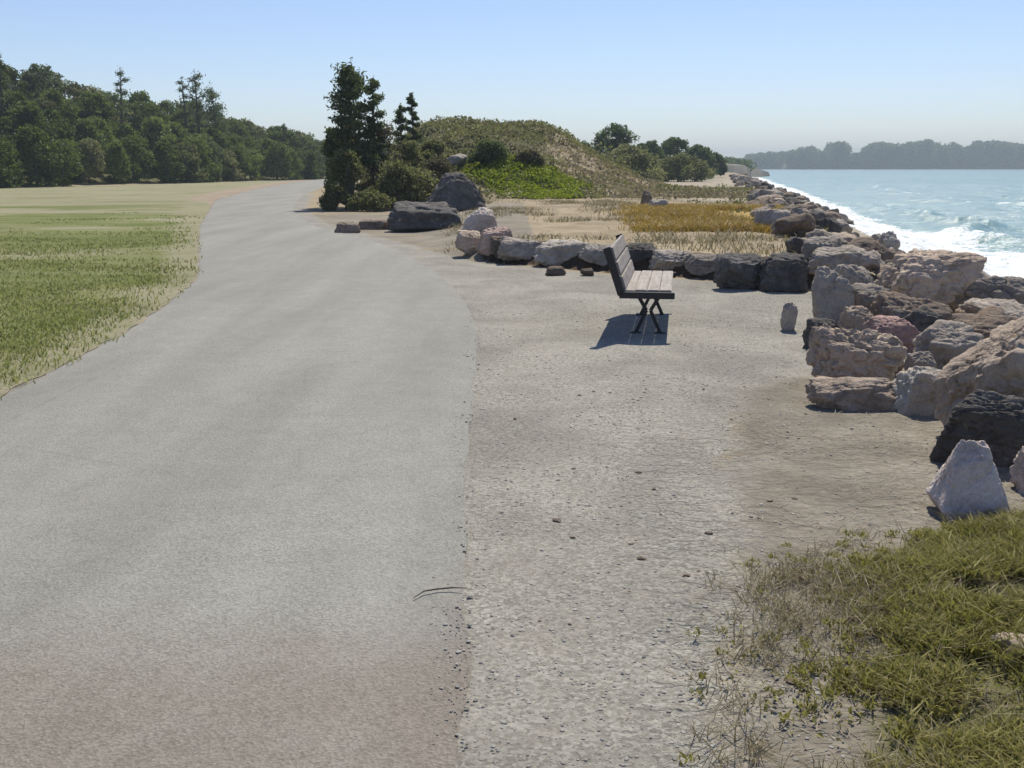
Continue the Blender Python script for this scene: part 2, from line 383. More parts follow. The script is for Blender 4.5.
attr(lm, 'dry', np.clip(.95 * (1 - sstep(.1, .9 + ly * .012, e)) + .85 * sstep(28, 56, ly + 18 * (fbm(lx * .12, ly * .3, 0, 64, 4) - .5)) + .5 * sstep(.5, .62, fbm(lx * .2, ly * .5, 0, 65, 4)), 0, 1))
attr(lm, 'soil', np.clip(.75 * sstep(40, 55, ly) * (1 - sstep(.5, 4, e)) + .5 * (1 - sstep(0, .25, e)), 0, 1))
tag(link('lawn', lm), kind='structure')

rows = np.concatenate([np.linspace(2, 20, 60)[:-1], np.geomspace(20, 3300, 640)])
cols = np.concatenate([np.linspace(.12, .62, 330), np.geomspace(.625, 12, 70)])
cc, rr = np.meshgrid(cols, rows); sx = (cc * rr).ravel(); sy = rr.ravel()
sx = sx + 4.0
sd = shore(sx, sy) - 5.45                                        # metres seaward of the waterline
fade = 1 - sstep(120, 500, sy)
wob = (fbm(sx * .08, sy * .08, 0, 51, 3) - .5)
swell = np.sin(sd * .42 + wob * 9 + sy * .02) * .13 * sstep(2, 12, sd) + (fbm(sx * .5, sy * .5, 0, 41, 4) - .5) * .28
brk = np.exp(-((sd - 5.0 - wob * 7) / 1.2) ** 2) * (1 - sstep(60, 120, sy)) * .4
lump = fbm(sx * 1.6, sy * 1.6, 0, 43, 4)
wz = WATER + fade * (swell + brk * (.6 + .8 * lump)) + fade * (1 - sstep(0, 3.5, sd)) * (lump - .35) * .7
wid = np.interp(sy, [10, 30, 45, 60, 100, 240], [6.2, 6.2, 5.2, 4.2, 3.4, 5])
foam = (1 - sstep(.35, 1.1, sd / wid + wob * .5)) * .8 + brk * .8
foam = np.clip(foam + .5 * np.exp(-((sd - 17 - wob * 8) / .8) ** 2) * (vnoise(sx * .05, sy * .05, 0, 77) > .55) * fade, 0, 1)
sm = mesh_from('sea', np.stack([sx, sy, wz], 1), grid_faces(len(rows), len(cols)), MAT['sea'])
attr(sm, 'foam', foam)
tag(link('sea', sm), kind='structure')

# ------------------------------------------------------------------ rocks
def ico(sub):
    bm = bmesh.new(); bmesh.ops.create_icosphere(bm, subdivisions=sub, radius=1)
    v = np.array([q.co[:] for q in bm.verts]); f = np.array([[q.index for q in p.verts] for p in bm.faces]); bm.free()
    return v, f
ICO = {k: ico(k) for k in (1, 2, 3, 4, 5, 6)}
def rock_mesh(name, w, d, h, seed, mat, sub=5, planes=12, rough=.10, point=0.0):
    r = np.random.default_rng(seed); v, f = ICO[sub]
    nrm = r.normal(size=(planes, 3)); nrm[0] = (0.05, 0, 1); nrm[1] = (0, -1, .25); nrm[2] = (1, .2, .1); nrm[3] = (-1, -.1, .15); nrm[4] = (r.uniform(-.25, .25), -.38, .9)
    nrm /= np.linalg.norm(nrm, axis=1)[:, None]
    ds = r.uniform(.55, .98, planes); ds[0] = .8; ds[4] = r.uniform(.56, .68)
    dot = v @ nrm.T
    q = np.where(dot > .02, ds[None] / np.maximum(dot, .02), 9)
    p = 34.0
    rad = (np.sum(np.minimum(q, 9.0) ** -p, 1)) ** (-1 / p)
    rad = np.minimum(rad, 1.25)
    n = fbm(v[:, 0] * 1.6 + seed, v[:, 1] * 1.6, v[:, 2] * 1.6, seed, 3) - .5
    n2 = fbm(v[:, 0] * 5 + seed, v[:, 1] * 5, v[:, 2] * 5, seed + 9, 4) - .5
    rid = 1 - np.abs(2 * fbm(v[:, 0] * 2.6 + seed, v[:, 1] * 2.6, v[:, 2] * 3.4, seed + 4, 4) - 1)
    rad = rad * (1 + rough * 2.2 * n + rough * 1.5 * n2 - rough * 1.8 * np.clip(rid - .8, 0, 1) * 3)
    # a few fracture steps
    stp = np.round((v @ r.normal(size=3)) * 2.5 + n * 3) % 2
    rad = rad * (1 + .03 * (stp - .5))
    P = v * rad[:, None]
    lo, hi = P.min(0), P.max(0); P = (P - lo) / (hi - lo)
    P[:, 0] -= .5; P[:, 1] -= .5
    if point:
        k = 1 - point * np.clip(P[:, 2], 0, 1) ** 1.1
        P[:, 0] *= k; P[:, 1] *= k
    P *= (w, d, h)
    return mesh_from(name, P, f, MAT[mat], True)
RK = 0
def rock(u0, u1, vt, vb, mat, label, seed, dr=.85, tilt=0, sub=5, point=0.0, rough=.10, name='boulder', group='boulders beside the path', embed=.12, yaw=None, zb=None):
    global RK
    uc = (u0 + u1) / 2
    X0, Y0 = hit(uc, vb)
    w = width(u1 - u0, Y0); d = w * dr; yc = Y0 + d * .40
    xc = lat(uc, yc); g = min(landz(X0, Y0), landz(xc, yc), landz(xc + w * .35, yc))
    top = EYE + slope(vt) * (Y0 + d * .35)
    h = max(top - g, .06)
    e = embed * h + .03
    o = link(name, rock_mesh(name, w, d, h + e, seed, mat, sub, 12, rough, point), None, (xc, yc, g - e), 0)
    o.rotation_euler = (0, math.radians(tilt), 0)
    return tag(o, label, 'rock', group)
G1 = 'loose boulders at the right of the gravel'; G2 = 'row of rocks behind the bench'; G3 = 'rocks at the foot of the mound'
rock(929, 1046, 392, 470, 'rock_dark', 'large blackish boulder standing in for the shaded lower face of the big tan boulder', 101, .55, 0, 6, group=G1)  # added rock: shade below the big tan boulder put into a near-black colour
rock(938, 1100, 317, 452, 'rock_tan', 'big tan boulder rising behind the blackish stand-in for its shaded face at the right edge', 118, .8, 0, 6, group=G1)
rock(914, 1018, 441, 524, 'rock_blush', 'pinkish pointed stone at the foot of the big tan boulder, behind the weeds', 115, .8, 0, 6, .62, .035, group=G1, embed=.35)
rock(1012, 1062, 448, 494, 'rock_blush', 'small whitish stone right of the pinkish pointed stone', 107, .8, 0, 5, group=G1)
rock(994, 1060, 640, 672, 'rock_tan', 'small cream stone half buried in the green weeds', 108, .7, 0, 5, group=G1)
rock(808, 906, 324, 394, 'rock_tan', 'broad tan boulder with brown hollows at the gravel edge', 141, .7, 0, 6, group=G1, rough=.16)
rock(804, 902, 378, 410, 'rock_tan', 'low flat tan slab lying in front of the broad tan boulder', 152, .5, 0, 5, group=G1)
rock(862, 918, 317, 352, 'rock_red', 'dull red rock directly behind the broad tan boulder', 133, .8, 0, 5, group=G1)
rock(908, 978, 322, 372, 'rock_grey', 'brownish grey rock with pale upper rim left of the big tan boulder', 134, .8, 0, 5, group=G1)
rock(884, 948, 366, 416, 'rock_pale', 'flat sloping pale grey slab between the broad tan boulder and big tan boulder', 165, .9, 12, 5, group=G1)
rock(802, 838, 318, 350, 'rock_dark', 'small black rock at the left end of the broad tan boulder', 136, .8, 0, 5, group=G1)
rock(806, 852, 266, 324, 'rock_pale', 'upright light grey rock at the far right corner of the gravel', 147, .8, 0, 5, .25, group=G1)
rock(780, 797, 302, 332, 'rock_grey', 'little grey stone standing alone left of the upright light grey rock', 148, .9, 0, 4, .2, group=G1)
rock(832, 876, 264, 312, 'rock_grey', 'mid grey rock behind and right of the upright light grey rock', 139, .8, 0, 5, group=G1)
rock(868, 976, 250, 316, 'rock_tan', 'blocky taupe boulder with a squared right end against the white surf', 181, .7, 0, 6, group=G1)
rock(935, 1060, 275, 334, 'rock_grey', 'long flat grey boulder at the right edge of the picture below the surf', 172, .6, 0, 6, group=G1)
rock(868, 945, 292, 336, 'rock_brown', 'low brown rock in front of the blocky taupe boulder', 143, .7, 0, 5, group=G1)
rock(944, 1040, 316, 352, 'rock_brown', 'dark brown rock wedged behind the big tan boulder', 144, .7, 0, 5, group=G1)
rock(846, 902, 284, 324, 'rock_grey', 'grey rock filling the gap right of the upright light grey rock', 251, .8, 0, 5, group=G1)
rock(838, 872, 306, 338, 'rock_tan', 'small tan rock resting behind the top of the broad tan boulder', 252, .8, 0, 5, group=G1)
rock(966, 1034, 300, 338, 'rock_grey', 'grey rock just above the big tan boulder, under the long flat one', 253, .8, 0, 5, group=G1)
rock(874, 902, 231, 262, 'rock_pale', 'small pale rock standing up at the surf line, left of the blocky taupe boulder', 254, .8, 0, 5, .3, group=G1)
rock(902, 940, 306, 342, 'rock_dark', 'dark rock in the gap right of the dull red rock', 255, .8, 0, 5, group=G1)
rock(872, 900, 344, 376, 'rock_brown', 'small brown rock tucked between the dull red rock and pale slab', 256, .8, 0, 5, group=G1)
rock(906, 934, 352, 382, 'rock_grey', 'small grey rock wedged above the flat sloping pale slab', 257, .8, 0, 5, group=G1)
rock(800, 842, 236, 262, 'rock_grey', 'grey rock with bluish top right of the row, near the sea bank crest', 258, .8, 0, 5, group=G1)
# row behind the bench
rock(712, 768, 253, 290, 'rock_dark', 'dark rock with a light top just right of the bench, left of its twin', 201, .8, 0, 5, group=G2)
rock(756, 812, 252, 292, 'rock_dark', 'blackish rock at the right end of the row behind the bench', 202, .8, 0, 5, group=G2)
rock(800, 874, 246, 278, 'rock_grey', 'dark grey rock behind the upright light grey rock', 203, .8, 0, 5, group=G2)
rock(684, 732, 254, 276, 'rock_grey', 'low bluish grey rock between the bench and the two dark rocks', 204, .8, 0, 5, group=G2)
rock(648, 698, 250, 273, 'rock_grey', 'grey rock seen over the bench seat', 205, .8, 0, 5, group=G2)
rock(614, 660, 243, 270, 'rock_dark', 'dark greenish rock straight behind the bench', 206, .8, 0, 5, group=G2)
rock(578, 626, 244, 267, 'rock_pale', 'pale topped rock just left of the bench back', 207, .8, 0, 5, group=G2)
rock(532, 592, 240, 265, 'rock_pale', 'widest pale rock in the row left of the bench', 208, .7, 0, 5, group=G2)
rock(496, 546, 236, 263, 'rock_grey', 'greenish grey rock at the left end of the row behind the bench', 209, .8, 0, 5, group=G2)
rock(545, 566, 266, 276, 'rock_brown', 'small brown stone on the dirt below the widest pale rock', 210, .8, 0, 4, group=G2)
rock(580, 594, 268, 276, 'rock_brown', 'tiny brown stone on the dirt close to the bench back', 211, .8, 0, 4, group=G2)
# pile and rocks at the mound
rock(460, 500, 207, 240, 'rock_blush', 'light pinkish rock on top of the rubble heap near the mound', 221, .8, 0, 5, .2, group=G3)
rock(474, 518, 226, 254, 'rock_pink', 'mauve rock on the right side of the rubble heap', 222, .8, 0, 5, .2, group=G3)
rock(454, 486, 230, 256, 'rock_tan', 'low tan rock in front of the rubble heap', 223, .8, 0, 5, group=G3)
rock(490, 524, 236, 259, 'rock_brown', 'brownish mauve rock at the lower right foot of the rubble heap', 224, .8, 0, 5, group=G3)
rock(388, 464, 201, 231, 'rock_dark', 'flat topped dark slab beside the bushes, grey on top', 225, .7, 0, 5, group=G3)
rock(418, 494, 172, 212, 'rock_dark', 'large dark pointed boulder leaning against the mound', 226, .8, 0, 5, .6, group=G3)
rock(334, 362, 222, 233, 'rock_brown', 'small dark brown stone at the path bend under the bushes', 227, .8, 0, 4, group=G3)
rock(356, 392, 219, 230, 'rock_brown', 'low brown stone between the bushes and the flat dark slab', 228, .8, 0, 4, group=G3)
rock(446, 468, 153, 170, 'rock_pale', 'small whitish rock high on the mound above the dark pointed boulder', 229, 1.7, 0, 4, group=G3)
rock(640, 652, 190, 206, 'rock_brown', 'small reddish brown rock standing on the sandy ground beyond the dry grass', 230, .8, 0, 4, .2, group=G3)
rock(648, 668, 199, 210, 'rock_pale', 'small pale flat rock on the sandy ground beyond the dry grass', 231, .9, 0, 4, group=G3)
# the long bank
protos = [rock_mesh('riprap_rock', 1, .9, .8, 300 + i, ('rock_grey', 'rock_tan', 'rock_grey', 'rock_brown', 'rock_dark', 'rock_brown', 'rock_grey', 'rock_tan', 'rock_brown', 'rock_dark')[i], 4) for i in range(10)]
n_rip = 0
for k in range(5200):
    if n_rip >= 300: break
    yy = 9.5 * (170 / 9.5) ** random.random()
    sd_ = random.uniform(-1.1, 2.6) if yy > 14 else random.uniform(.2, 3.2)
    if k % 4 == 0: sd_ = random.uniform(1.5, 5.2)
    xx = 2.0 + .2 * yy + sd_
    uu = 512 + xx / yy * F
    if uu > 1085 or uu < 560: continue
    if yy < 13.5 and sd_ < 1.0: continue
    sz = random.uniform(.32, .8) * (1.0 + yy * .006)
    g = landz(xx, yy)
    o = link('riprap_rock', protos[(k * 7) % 10], None, (xx, yy, g - sz * .22), random.uniform(0, 6.28))
    o.scale = (sz, sz * random.uniform(.75, 1.1), sz * random.uniform(.7, 1.05)); o.rotation_euler = (random.uniform(-.3, .3), random.uniform(-.3, .3), random.uniform(0, 6.28))
    tag(o, 'one of the many jumbled boulders in the long bank running away along the surf', 'rock', 'riprap boulders of the sea bank')
    n_rip += 1

for k in range(46):                                              # the bank goes on beside the camera
    yy = random.uniform(2.5, 10); sd_ = random.uniform(1.2, 5.4); xx = 2.0 + .2 * yy + sd_
    if 512 + xx / yy * F < 1110: continue
    sz = random.uniform(.5, 1.0); g = landz(xx, yy)
    o = link('riprap_rock', protos[(k * 3) % 10], None, (xx, yy, g - sz * .2))
    o.scale = (sz, sz * random.uniform(.75, 1.1), sz * random.uniform(.7, 1.05)); o.rotation_euler = (random.uniform(-.3, .3), random.uniform(-.3, .3), random.uniform(0, 6.28))
    tag(o, 'one of the many jumbled boulders in the long bank running away along the surf', 'rock', 'riprap boulders of the sea bank')

# ------------------------------------------------------------------ foliage
def leaves(cent, size, seed, up=.35, aspect=.55, bend=True):
    """leaf faces (two triangles folded along the midrib) at the given points"""
    r = np.random.default_rng(seed); n = len(cent); sz = size * r.uniform(.6, 1.35, n)
    a = r.normal(size=(n, 3)); a /= np.linalg.norm(a, axis=1)[:, None]
    nn = r.normal(size=(n, 3)); nn[:, 2] = np.abs(nn[:, 2]) + up
    b = np.cross(a, nn); b /= np.maximum(np.linalg.norm(b, axis=1), 1e-6)[:, None]
    c = np.cross(b, a)
    L = a * sz[:, None] * .5; W = b * (sz * aspect * .5)[:, None]; fold = c * (sz * .12)[:, None]
    v = np.stack([cent - L, cent + W + fold, cent + L, cent - W + fold], 1).reshape(-1, 3)
    i = np.arange(n)[:, None] * 4
    return v, i + np.array([[0, 1, 2, 3]])
def crown_points(seed, rx, ry, z0, z1, nclump, per, clump_r, shape='round'):
    r = np.random.default_rng(seed); pts = []
    for k in range(nclump):
        t = r.uniform(0, 1) ** .85
        zz = z0 + (z1 - z0) * t
        if shape == 'round': prof = math.sqrt(max(0, 1 - (2 * t - .85) ** 2 / 1.45))
        elif shape == 'cone': prof = 1 - t * .92
        elif shape == 'dome': prof = math.sqrt(max(0, 1 - t ** 2.2))
        elif shape == 'flame': prof = min(1, .25 + t * 2.5) * (1 - t ** 2.5 * .9)
        an = r.uniform(0, 6.283); q = r.uniform(.35, 1) ** .5 * r.uniform(.75, 1.08)
        c = np.array([math.cos(an) * rx * prof * q, math.sin(an) * ry * prof * q, zz])
        cr = clump_r * r.uniform(.6, 1.3)
        d = r.normal(size=(per, 3)); d /= np.linalg.norm(d, axis=1)[:, None]
        d *= (r.uniform(.2, 1, per) ** .6 * cr)[:, None]; d[:, 2] *= .75
        pts.append(c + d)
    return np.concatenate(pts)
def tube(path, radii, n=8):
    path = np.asarray(path, float); V = []; 
    for i, p in enumerate(path):
        d = path[min(i + 1, len(path) - 1)] - path[max(i - 1, 0)]; d /= np.linalg.norm(d)
        a = np.cross(d, (0.3, .9, .1)); a /= np.linalg.norm(a); b = np.cross(d, a)
        t = np.arange(n) / n * 2 * math.pi
        V.append(p + radii[i] * (np.cos(t)[:, None] * a + np.sin(t)[:, None] * b))
    V = np.concatenate(V); fs = []
    for i in range(len(path) - 1):
        for j in range(n):
            fs.append((i * n + j, i * n + (j + 1) % n, (i + 1) * n + (j + 1) % n, (i + 1) * n + j))
    return V, np.array(fs)
def join(parts):
    V, Fs, o = [], {}, 0
    for v, f in parts:
        Fs.setdefault(f.shape[1], []).append(f + o); V.append(v); o += len(v)
    return np.concatenate(V), [np.concatenate(x) for x in Fs.values()]
def trunk_mesh(seed, h, r0, rx, nb=6, mat='bark', zb=.3):
    r = np.random.default_rng(seed); parts = []
    p = [np.array([0, 0, -.2])]
    for i in range(6): p.append(np.array([r.uniform(-.08, .08) * h * .3, r.uniform(-.08, .08) * h * .3, h * (i + 1) / 6 * .9]))
    parts.append(tube(p, np.linspace(r0, r0 * .2, 7)))
    for b in range(nb):
        t = zb + (.85 - zb) * b / nb; k = min(int(t * 6), 5); s = p[k] + (p[k + 1] - p[k]) * (t * 6 - k)
        an = r.uniform(0, 6.28); L = rx * r.uniform(.6, .95)
        e = s + np.array([math.cos(an) * L, math.sin(an) * L, L * r.uniform(.2, .7)]); mid = (s + e) / 2 + np.array([0, 0, -.06 * L])
        parts.append(tube([s, mid, e], [r0 * .42 * (1 - t * .5), r0 * .28 * (1 - t * .5), r0 * .08], 6))
    v, f = join(parts)
    return mesh_from('trunk', v, f, MAT[mat])
def crown_mesh(seed, rx, ry, z0, z1, ncl, per, cr, leaf, mat, shape, aspect=.55):
    v, f = leaves(crown_points(seed, rx, ry, z0, z1, ncl, per, cr, shape), leaf, seed + 1, aspect=aspect)
    return mesh_from('crown', v, f, MAT[mat], False)
def plant(name, label, cat, x, y, tm, cm, sc=1, group=None, rz=None, dz=0, sz=None):
    t = thing(name, label, cat, (x, y, landz(x, y) + dz), random.uniform(0, 6.28) if rz is None else rz, group)
    t.scale = (sc, sc, sc * (sz or 1))
    link('trunk' if name.endswith('tree') or name.endswith('pine') else 'stem', tm, t); link('crown' if name.endswith('tree') or name.endswith('pine') else 'foliage', cm, t)
    return t
WT = [(trunk_mesh(400 + i, 4.2, .16, 1.8), crown_mesh(420 + i, 2.4, 2.4, .2, 5.0, 54, 80, .85, .34, ('leaf_wood', 'leaf_wood', 'leaf_olive', 'leaf_wood', 'leaf_pine', 'leaf_wood', 'leaf_wood')[i], ('round', 'dome', 'round', 'flame', 'round', 'dome', 'round')[i])) for i in range(7)]
nW = 0
for ri, (t_, step, sz) in enumerate([(2.5, 2.7, .80), (7, 3.0, .92), (13, 3.3, .95), (20, 3.6, 1.0), (28, 4.0, 1.0)]):
    a = -14.0 - t_ * .4
    while a < (125 if ri < 3 else 100):
        aa = a + random.uniform(-.6, .6); tt = t_ + random.uniform(-1.2, 1.2)
        X0 = -37 + aa * 13 / 50.7 - tt * 49 / 50.7; Y0 = 76 + aa * 49 / 50.7 + tt * 13 / 50.7
        a += step * (1 + max(0, aa) * .006)
        if 512 + X0 / Y0 * F < -60: continue
        k = (nW * 5 + random.randrange(3)) % 7
        taper = 1 - max(0, aa) * .0018
        if ri == 0: lab = 'dense dark tree in the front row of the wood along the lawn'
        else: lab = 'rounded green tree on the wooded rise behind the front row'
        plant('broadleaf_tree', lab, 'tree', X0, Y0, WT[k][0], WT[k][1], sz * random.uniform(.8, 1.15) * taper, 'trees of the wood beyond the lawn')
        nW += 1
# emergent sparse pines
def pine_meshes(seed, h, spread, ntier, mat='leaf_pine', per=55, leaf=.3, z0=.35):
    r = np.random.default_rng(seed); parts = []; pts = []
    lean = r.uniform(-.03, .03, 2)
    p = [np.array([lean[0] * z * z / h, lean[1] * z * z / h, z]) for z in np.linspace(-.3, h, 8)]
    parts.append(tube(p, np.linspace(.022 * h, .004 * h, 8)))
    for k in range(ntier):
        t = z0 + (1 - z0) * (k + r.uniform(0, .6)) / ntier; z = h * min(t, .985)
        s = np.array([lean[0] * z * z / h, lean[1] * z * z / h, z])
        an = k * 2.4 + r.uniform(-.5, .5); L = spread * (1.05 - .75 * (t - z0) / (1 - z0)) * r.uniform(.45, 1.15)
        e = s + np.array([math.cos(an) * L, math.sin(an) * L, L * r.uniform(.05, .5)])
        parts.append(tube([s, (s + e) / 2 - np.array([0, 0, .05 * L]), e], [.008 * h, .006 * h, .002 * h], 5))
        for q in np.linspace(.45, 1, 3):
            c = s + (e - s) * q; d = r.normal(size=(per, 3)) * np.array([.22, .22, .13]) * spread * .62
            pts.append(c + d)
    d = r.normal(size=(per, 3)) * np.array([.12, .12, .3]) * spread * .6; pts.append(p[-1] + d)
    v, f = join(parts); tm = mesh_from('trunk', v, f, MAT['bark'])
    v, f = leaves(np.concatenate(pts), leaf, seed + 3, aspect=.35)
    return tm, mesh_from('crown', v, f, MAT[mat], False)
def emergent(u, vt, d, seed, spread, label, tiers=13, h=None, per=55, leaf=.32):
    x = lat(u, d, 5); top = EYE + slope(vt) * d; g = landz(x, d)
    hh = top - g
    tm, cm = pine_meshes(seed, hh, spread, tiers, per=per, leaf=leaf, z0=.45)
    plant('tall_pine', label, 'tree', x, d, tm, cm, 1, 'tall pines rising above the wood', 0)
emergent(122, 72, 106, 501, 1.5, 'thin lone pine poking above the middle of the wood', 10, per=30, leaf=.26)
emergent(187, 80, 116, 502, 1.3, 'left and thinner of the close pines rising above the wood', 10, per=26, leaf=.26)
emergent(199, 76, 118, 503, 1.9, 'tallest of the close dark pines rising above the wood', 14, per=32, leaf=.28)
emergent(217, 91, 120, 504, 2.3, 'bushier lower pine at the right of the close pines above the wood', 13, per=40, leaf=.3)
emergent(3, 58, 90, 505, 1.4, 'dark pine top at the left edge of the picture above the wood', 10, per=40, leaf=.3)
emergent(285, 125, 132, 506, 1.1, 'small thin pine above the low right end of the wood', 8, per=30, leaf=.28)

# the tree and bushes at the bend of the path
yT = 42.0
def spot(u, y): return lat(u, y), y
x0, y0 = spot(352, yT)
hT = EYE + slope(70) * yT - landz(x0, y0)
r = np.random.default_rng(61)
tm, cm = pine_meshes(611, hT, 1.25, 26, 'leaf_pine', 75, .2, .28)
plant('evergreen_tree', 'tall dark ragged evergreen rising from the bushes at the path bend', 'tree', x0, y0, tm, cm, 1, None, 0)
x1, y1 = spot(375, yT + .8); h1 = EYE + slope(84) * (yT + .8) - landz(x1, y1)
tm, cm = pine_meshes(622, h1, .7, 16, 'leaf_pine', 60, .18, .3)
plant('evergreen_tree', 'narrower second evergreen close against the right of the tall ragged one', 'tree', x1, y1, tm, cm, 1, None, 1)
x2, y2 = spot(415, 47); h2 = EYE + slope(96) * 47 - landz(x2, y2)
tm, cm = pine_meshes(633, h2, .42, 16, 'leaf_pine', 60, .17, .2)
plant('cypress_tree', 'slim little cypress with a pointed tip on the left shoulder of the mound', 'tree', x2, y2, tm, cm, 1, None, 0)
x2, y2 = spot(403, 47.6); h2 = EYE + slope(108) * 47.6 - landz(x2, y2)
tm, cm = pine_meshes(634, h2, .5, 16, 'leaf_pine', 60, .17, .2)
plant('cypress_tree', 'shorter blunt cypress just left of the slim pointed one', 'tree', x2, y2, tm, cm, 1, None, 2)
def shrub(u0, u1, vt, d, seed, mat, label, group, shape='dome', name='shrub', leaf=.13, ncl=46, per=85, rx=None):
    x = lat((u0 + u1) / 2, d); g = landz(x, d); top = EYE + slope(vt) * d; h = max(top - g, .3); w = width(u1 - u0, d) / 2
    cr = min(w, h) * .3
    cm = crown_mesh(seed, w - cr * .5, (w - cr * .5) * .85, cr * .4, h - cr * .5, ncl, per, cr, leaf, mat, shape)
    r = np.random.default_rng(seed); parts = []
    for k in range(6):
        an = r.uniform(0, 6.28); q = r.uniform(.3, .8)
        parts.append(tube([(0, 0, -.1), (math.cos(an) * w * q * .4, math.sin(an) * w * q * .4, h * .35), (math.cos(an) * w * q, math.sin(an) * w * q, h * .75)], [.035 * h ** .5, .025 * h ** .5, .008], 5))
    v, f = join(parts)
    return plant(name, label, 'shrub', x, d, mesh_from('stem', v, f, MAT['bark_grey']), cm, 1, group, 0)
GB = 'bushes at the path bend'
shrub(320, 372, 150, 40.0, 701, 'leaf_olive', 'dense olive bush under the tall evergreen, nearest the path', GB)
shrub(352, 412, 122, 43.0, 702, 'leaf_brown', 'tall brownish bush between the tall evergreen and the cypresses', GB)
shrub(366, 424, 160, 40.4, 703, 'leaf_olive', 'grey green bush in front of the brownish bush', GB)
shrub(318, 352, 182, 38.8, 704, 'leaf_olive', 'low dark bush at the very edge of the path bend', GB, leaf=.11)
shrub(408, 448, 150, 45.0, 705, 'leaf_olive', 'green bush on the left foot of the mound above the dark slab', GB)
shrub(322, 350, 126, 42.5, 706, 'leaf_pine', 'dark green bush clinging to the left side of the tall evergreen', GB)
shrub(345, 395, 190, 38.6, 707, 'leaf_olive', 'low spreading bush in front, above the low brown stone', GB, leaf=.11)
shrub(384, 446, 166, 40.8, 708, 'leaf_olive', 'grey olive bush spreading right behind the flat dark slab', GB)
shrub(330, 372, 128, 42.0, 709, 'leaf_olive', 'taller olive bush wrapped round the trunk of the tall evergreen', GB)
shrub(388, 436, 142, 43.8, 731, 'leaf_olive', 'olive bush under the cypresses, joining the bend bushes to the mound', GB)
shrub(410, 462, 158, 42.6, 732, 'leaf_brown', 'dark brownish bush behind the flat slab and left of the pointed boulder', GB)
GM = 'bushes on the mound'
def on_mound(u0, u1, vt, vb, seed, mat, label, **k):
    # find the place on the mound seen at (u, vb)
    uc = (u0 + u1) / 2; d = 43.0
    while d < 74:
        if landz(lat(uc, d), d) >= EYE + slope(vb) * d: break
        d += .25
    return shrub(u0, u1, vt, d, seed, mat, label, GM, **k)
on_mound(466, 512, 140, 164, 711, 'leaf_pine', 'darkest bush in the middle of the mound face')
on_mound(512, 545, 150, 166, 716, 'leaf_brown', 'brown dry bush right of the darkest bush on the mound face')
on_mound(420, 448, 140, 158, 717, 'leaf_olive', 'bush on the left face of the mound beside the whitish rock')
# dark trees beyond the mound
GF = 'dark trees beyond the mound'
def fartree(u0, u1, vt, d, seed, label, mat='leaf_far', shape='dome', zlow=.3):
    x = lat((u0 + u1) / 2, d); g = landz(x, d); h = EYE + slope(vt) * d - g; w = width(u1 - u0, d) / 2; cr = min(w, h) * .3
    plant('coast_tree', label, 'tree', x, d, trunk_mesh(seed, h * .85, .05 * h ** .8, w * .8, 6), crown_mesh(seed + 1, w * 1.1, w * 1.1, zlow, h - cr * .5, 75, 90, cr * .9, .3, mat, shape), 1, GF, 0)
fartree(588, 640, 124, 112, 801, 'tallest round dark tree beyond the right end of the mound')
fartree(566, 600, 142, 108, 802, 'smaller dark tree left of the tallest round one beyond the mound')
fartree(628, 668, 139, 118, 803, 'green tree right against the tallest round one beyond the mound')
fartree(655, 692, 137, 128, 804, 'bluish dark tree in the middle of the low trees beyond the mound')
fartree(680, 716, 144, 138, 805, 'low dark tree near the right end of the trees beyond the mound')
fartree(700, 726, 153, 150, 806, 'smallest dark tree at the shore end of the trees beyond the mound')
fartree(588, 662, 146, 96, 807, 'bushy green tree in front of the tallest round one', 'leaf_olive')
fartree(644, 712, 154, 112, 808, 'olive bushy tree in front of the low trees beyond the mound', 'leaf_olive')
fartree(556, 584, 152, 96, 809, 'little dark tree half hidden by the right slope of the mound')
fartree(300, 326, 142, 140, 810, 'green tree by the path end, left of the tall evergreen', 'leaf_wood')
# ------------------------------------------------------------------ low cover (uncountable)
def scatter(n, xr, yr, keep, seed):
    r = np.random.default_rng(seed); x = r.uniform(*xr, n); y = r.uniform(*yr, n); k = keep(x, y, r); return x[k], y[k], r
def blades(x, y, z, h, w, seed, spread=.35, segs=1):
    r = np.random.default_rng(seed); n = len(x); an = r.uniform(0, 6.283, n); hh = h * r.uniform(.5, 1.3, n)
    lean = r.normal(0, spread, (n, 2)) * hh[:, None]; ww = (w * r.uniform(.6, 1.3, n))[:, None] * .5
    b = np.stack([x, y, z], 1); d = np.stack([np.cos(an), np.sin(an), 0 * an], 1) * ww
    mid = b + np.stack([lean[:, 0] * .35, lean[:, 1] * .35, hh * .6], 1)
    tip = b + np.stack([lean[:, 0], lean[:, 1], hh], 1)
    v = np.stack([b - d, b + d, mid + d * .8, tip, mid - d * .8], 1).reshape(-1, 3); i = np.arange(n)[:, None] * 5
    return v, [i + np.array([[0, 1, 2, 4]]), i + np.array([[4, 2, 3]])]
